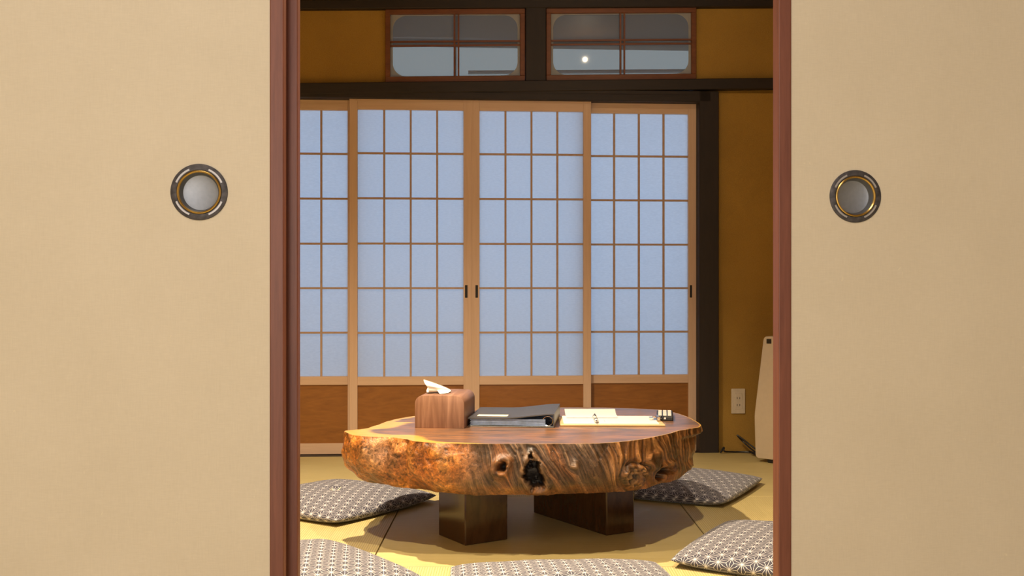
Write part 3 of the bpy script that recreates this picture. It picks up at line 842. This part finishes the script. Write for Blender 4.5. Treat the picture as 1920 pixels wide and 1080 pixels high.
# the front corner of the sheet hangs over the box edge of the slot
p = [bm.verts.new(q) for q in ((-0.206, 3.598, Z0 + hh + 0.006), (-0.214, 3.572, Z0 + hh + 0.0015), (-0.240, 3.540, Z0 + hh + 0.0015), (-0.252, 3.575, Z0 + hh + 0.012), (-0.235, 3.590, Z0 + hh + 0.016))]
bm.faces.new(p)
mb = MB(); mb.bm.free(); mb.bm = bm
tis = mb.build('tissue', M['tissue'], smooth=True); tag(tis, 'white tissue sheet poking out of the walnut tissue box', 'tissue')

# ring binder
rb = empty('ring_binder', (0.139, 3.508, Z0), R(-6)); tag(rb, 'charcoal ring binder with clear page sleeves lying on the table', 'binder')
WB, DB = 0.287, 0.315
MB().box(-WB, 0, 0, DB, 0.0, 0.0035).build('back_cover', M['leather'], rb, bevel=0.001)
MB().box(-0.004, 0.0, 0, DB, 0.0035, 0.042).build('spine', M['leather'], rb, bevel=0.001)
bm = bmesh.new(); rows = []
for i in range(13):
    x = -WB * i / 12; zz = 0.042 - 0.0145 * smooth01(i / 12, 0, 0.6) - 0.001 * i / 12
    rows.append([bm.verts.new((x, y, zz + dz)) for y in (0, DB) for dz in (0, 0.0035)])
for a, b in zip(rows, rows[1:]):
    for p, q in ((0, 1), (1, 3), (3, 2), (2, 0)): bm.faces.new((a[p], a[q], b[q], b[p]))
bm.faces.new((rows[0][0], rows[0][1], rows[0][3], rows[0][2])); bm.faces.new((rows[-1][0], rows[-1][1], rows[-1][3], rows[-1][2]))
mb = MB(); mb.bm.free(); mb.bm = bm; mb.build('front_cover', M['leather'], rb)
for k in range(8):
    zz = 0.0058 + 0.0026 * k
    MB().box(-WB + 0.006 + 0.002 * (k % 3), -0.030, 0.006 + 0.0015 * (k % 2), DB - 0.006, zz, zz + 0.0019).build('page_sleeve', M['sleeve'], rb)
for y in (0.010, 0.118, 0.20, 0.29):
    MB().tube([(-0.022 + 0.017 * math.cos(R(k * 24)), y, 0.021 + 0.016 * math.sin(R(k * 24))) for k in range(16)], 0.0013, 6).build('ring', M['chrome'], rb)
lb = MB().prism([(-0.262, 0.045), (-0.160, 0.045), (-0.160, 0.085), (-0.262, 0.085)], 0.0304, 0.0312, 'z').build('title_label', M['label'], rb); lb['label'] = 'cream title label on the cover'

# clipboard with paper
cb = empty('clipboard', (0.160, 3.548, Z0), R(-1.0)); tag(cb, 'wooden clipboard with white paper lying right of the binder', 'clipboard')
MB().box(0, 0.350, 0, 0.225, 0.0, 0.006).build('board', M['board'], cb, bevel=0.002)
MB().box(0.012, 0.330, 0.004, 0.219, 0.0062, 0.0088).build('paper_pad', M['paper'], cb)['label'] = 'white paper sheets'
MB().box(0.152, 0.1535, 0.05, 0.10, 0.0088, 0.0091).build('printed_rule', M['ink'], cb)['label'] = 'thin printed blue line'
ck = MB().box(0.318, 0.343, 0.085, 0.150, 0.0088, 0.011); ck.tube([(0.338, 0.086, 0.016), (0.338, 0.149, 0.016)], 0.0055, 10)
ck.box(0.308, 0.322, 0.10, 0.135, 0.010, 0.017)
ck.build('clip', M['chrome'], cb)
MB().tube([(0.343, 0.10, 0.010), (0.352, 0.10, 0.016), (0.358, 0.117, 0.018), (0.352, 0.135, 0.016), (0.343, 0.135, 0.010)], 0.002, 6).build('hanging_loop', M['black'], cb)
# loose sheet behind, half on the clipboard
bm = bmesh.new(); rows = []
for i in range(17):
    y = 3.70 + 0.32 * i / 16; zz = Z0 + 0.0098 - 0.0088 * smooth01(y, 3.775, 3.84) + 0.003 * smooth01(y, 3.97, 4.02)
    xo = 0.188 + 0.010 * (y - 3.70) / 0.32; xe = 0.366 + 0.022 * (y - 3.70) / 0.32
    rows.append([bm.verts.new((x, y, zz + d)) for x in (xo, xe) for d in (0, 0.0006)])
for a, b in zip(rows, rows[1:]):
    for p, q in ((0, 1), (1, 3), (3, 2), (2, 0)): bm.faces.new((a[p], a[q], b[q], b[p]))
bm.faces.new((rows[0][0], rows[0][1], rows[0][3], rows[0][2])); bm.faces.new((rows[-1][0], rows[-1][1], rows[-1][3], rows[-1][2]))
mb = MB(); mb.bm.free(); mb.bm = bm
tag(mb.build('paper_sheet', M['paper']), 'loose white sheet lying behind the clipboard on the table', 'paper')
# pen pointing away from the viewer
pn = empty('pen', (0.281, 3.555, Z0 + 0.0105 + 0.0065), R(-2)); tag(pn, 'thick white and black pen lying across the clipboard', 'pen')
MB().tube([(0, 0.0, 0), (0, 0.002, 0), (0, 0.05, 0), (0, 0.135, 0), (0, 0.14, 0)], [0.004, 0.0058, 0.0062, 0.0062, 0.005], 16).build('barrel', M['paper'], pn, smooth=True)
for y0, y1 in ((0.018, 0.034), (0.055, 0.062), (0.115, 0.13)):
    MB().tube([(0, y0, 0), (0, y1, 0)], 0.0068, 16).build('band', M['black'], pn, smooth=True)['label'] = 'black band'
MB().box(-0.0016, 0.0016, 0.085, 0.138, 0.0055, 0.0085).build('pocket_clip', M['black'], pn)
MB().tube([(0, 0.0, 0), (0, -0.010, 0)], [0.0038, 0.001], 12).build('tip', M['chrome'], pn, smooth=True)
# remote control
rc = empty('remote_control', (0.529, 3.690, Z0), R(-8)); tag(rc, 'black remote control with pale keys at the right end of the table', 'remote control')
MB().box(-0.029, 0.029, 0, 0.175, 0.0, 0.017).build('body', M['black'], rc, bevel=0.004, seg=2)
for r_ in range(7):
    for c_ in range(3):
        MB().box(-0.023 + c_ * 0.0165, -0.011 + c_ * 0.0165, 0.010 + r_ * 0.023, 0.026 + r_ * 0.023, 0.0168, 0.0192).build('button', M['key'], rc)
MB().box(-0.0035, 0.0035, -0.0012, 0.001, 0.006, 0.012).build('emitter', M['paper'], rc)['label'] = 'small white emitter on the front end'

# ------------------------------------------------------------------ panel heater, outlet, cord at the right of the back wall
ht = empty('panel_heater', (1.145, 5.035, 0), R(-40)); tag(ht, 'cream upright panel heater standing by the ochre wall at right', 'heater')
def rpoly(pts, r, n=5):
    out = []
    for i, p in enumerate(pts):
        a, b = Vector(pts[i - 1]), Vector(pts[(i + 1) % len(pts)]); p = Vector(p)
        d0, d1 = (a - p).normalized() * r, (b - p).normalized() * r
        for k in range(n + 1):
            t = k / n; q = (p + d0) * (1 - t) ** 2 + p * 2 * t * (1 - t) + (p + d1) * t * t; out.append((q.x, q.y))
    return out
outl = rpoly([(0.004, 0.018), (0.446, 0.018), (0.452, 0.22), (0.412, 0.594), (0.046, 0.594), (-0.002, 0.22)], 0.02)
MB().prism(outl, 0.0, 0.055, 'y').build('shell', M['heater'], ht, bevel=0.005, seg=2, smooth=True)
MB().box(0.062, 0.086, -0.0015, 0.002, 0.560, 0.582).build('display', M['black'], ht)['label'] = 'small black display window'
MB().box(0.11, 0.13, -0.0012, 0.002, 0.562, 0.578).build('button', M['white_plastic'], ht)
for x in (0.06, 0.36): MB().box(x, x + 0.03, 0.010, 0.085, 0.0, 0.019).build('foot', M['black'], ht, bevel=0.003)

ol = empty('wall_outlet', BACK['loc'], TH); tag(ol, 'white double wall outlet on the ochre wall beside the heater', 'outlet')
MB().box(1.103, 1.174, 0.0045, 0.0122, 0.189, 0.315).build('plate', M['white_plastic'], ol, bevel=0.004, seg=3)
MB().box(1.120, 1.157, 0.0030, 0.006, 0.212, 0.292).build('socket_face', M['white_plastic'], ol, bevel=0.001)
for z in (0.268, 0.233):
    for u in (1.1315, 1.1445): MB().box(u - 0.0012, u + 0.0012, 0.0020, 0.0036, z - 0.005, z + 0.005).build('slot', M['slot'], ol)

wy = lambda x: wallY(x)
P = []
def spline(pts, n=8):
    out = []
    for i in range(len(pts) - 1):
        p0, p1, p2, p3 = (Vector(pts[max(0, min(len(pts) - 1, i + k))]) for k in (-1, 0, 1, 2))
        for k in range(n):
            t = k / n; out.append(0.5 * ((2 * p1) + (p2 - p0) * t + (2 * p0 - 5 * p1 + 4 * p2 - p3) * t * t + (3 * p1 - p0 - 3 * p2 + p3) * t ** 3))
    out.append(Vector(pts[-1])); return out
cp = [(1.030, 5.27, 0.006), (1.05, 5.285, 0.030), (1.052, 5.28, 0.012), (1.10, 5.30, 0.006), (1.16, 5.295, 0.006), (1.215, 5.26, 0.010), (1.17, 5.28, 0.05), (1.12, 5.30, 0.088), (1.15, 5.30, 0.055), (1.20, 5.24, 0.012), (1.25, 5.18, 0.006), (1.20, 5.20, 0.010), (1.165, 5.235, 0.018), (1.20, 5.17, 0.006), (1.26, 5.12, 0.010), (1.30, 5.07, 0.02), (1.34, 5.03, 0.045)]
tag(MB().tube(spline(cp), 0.0042, 8).build('power_cord', M['black'], smooth=True), 'black power cord tangled on the floor behind the heater', 'cord')
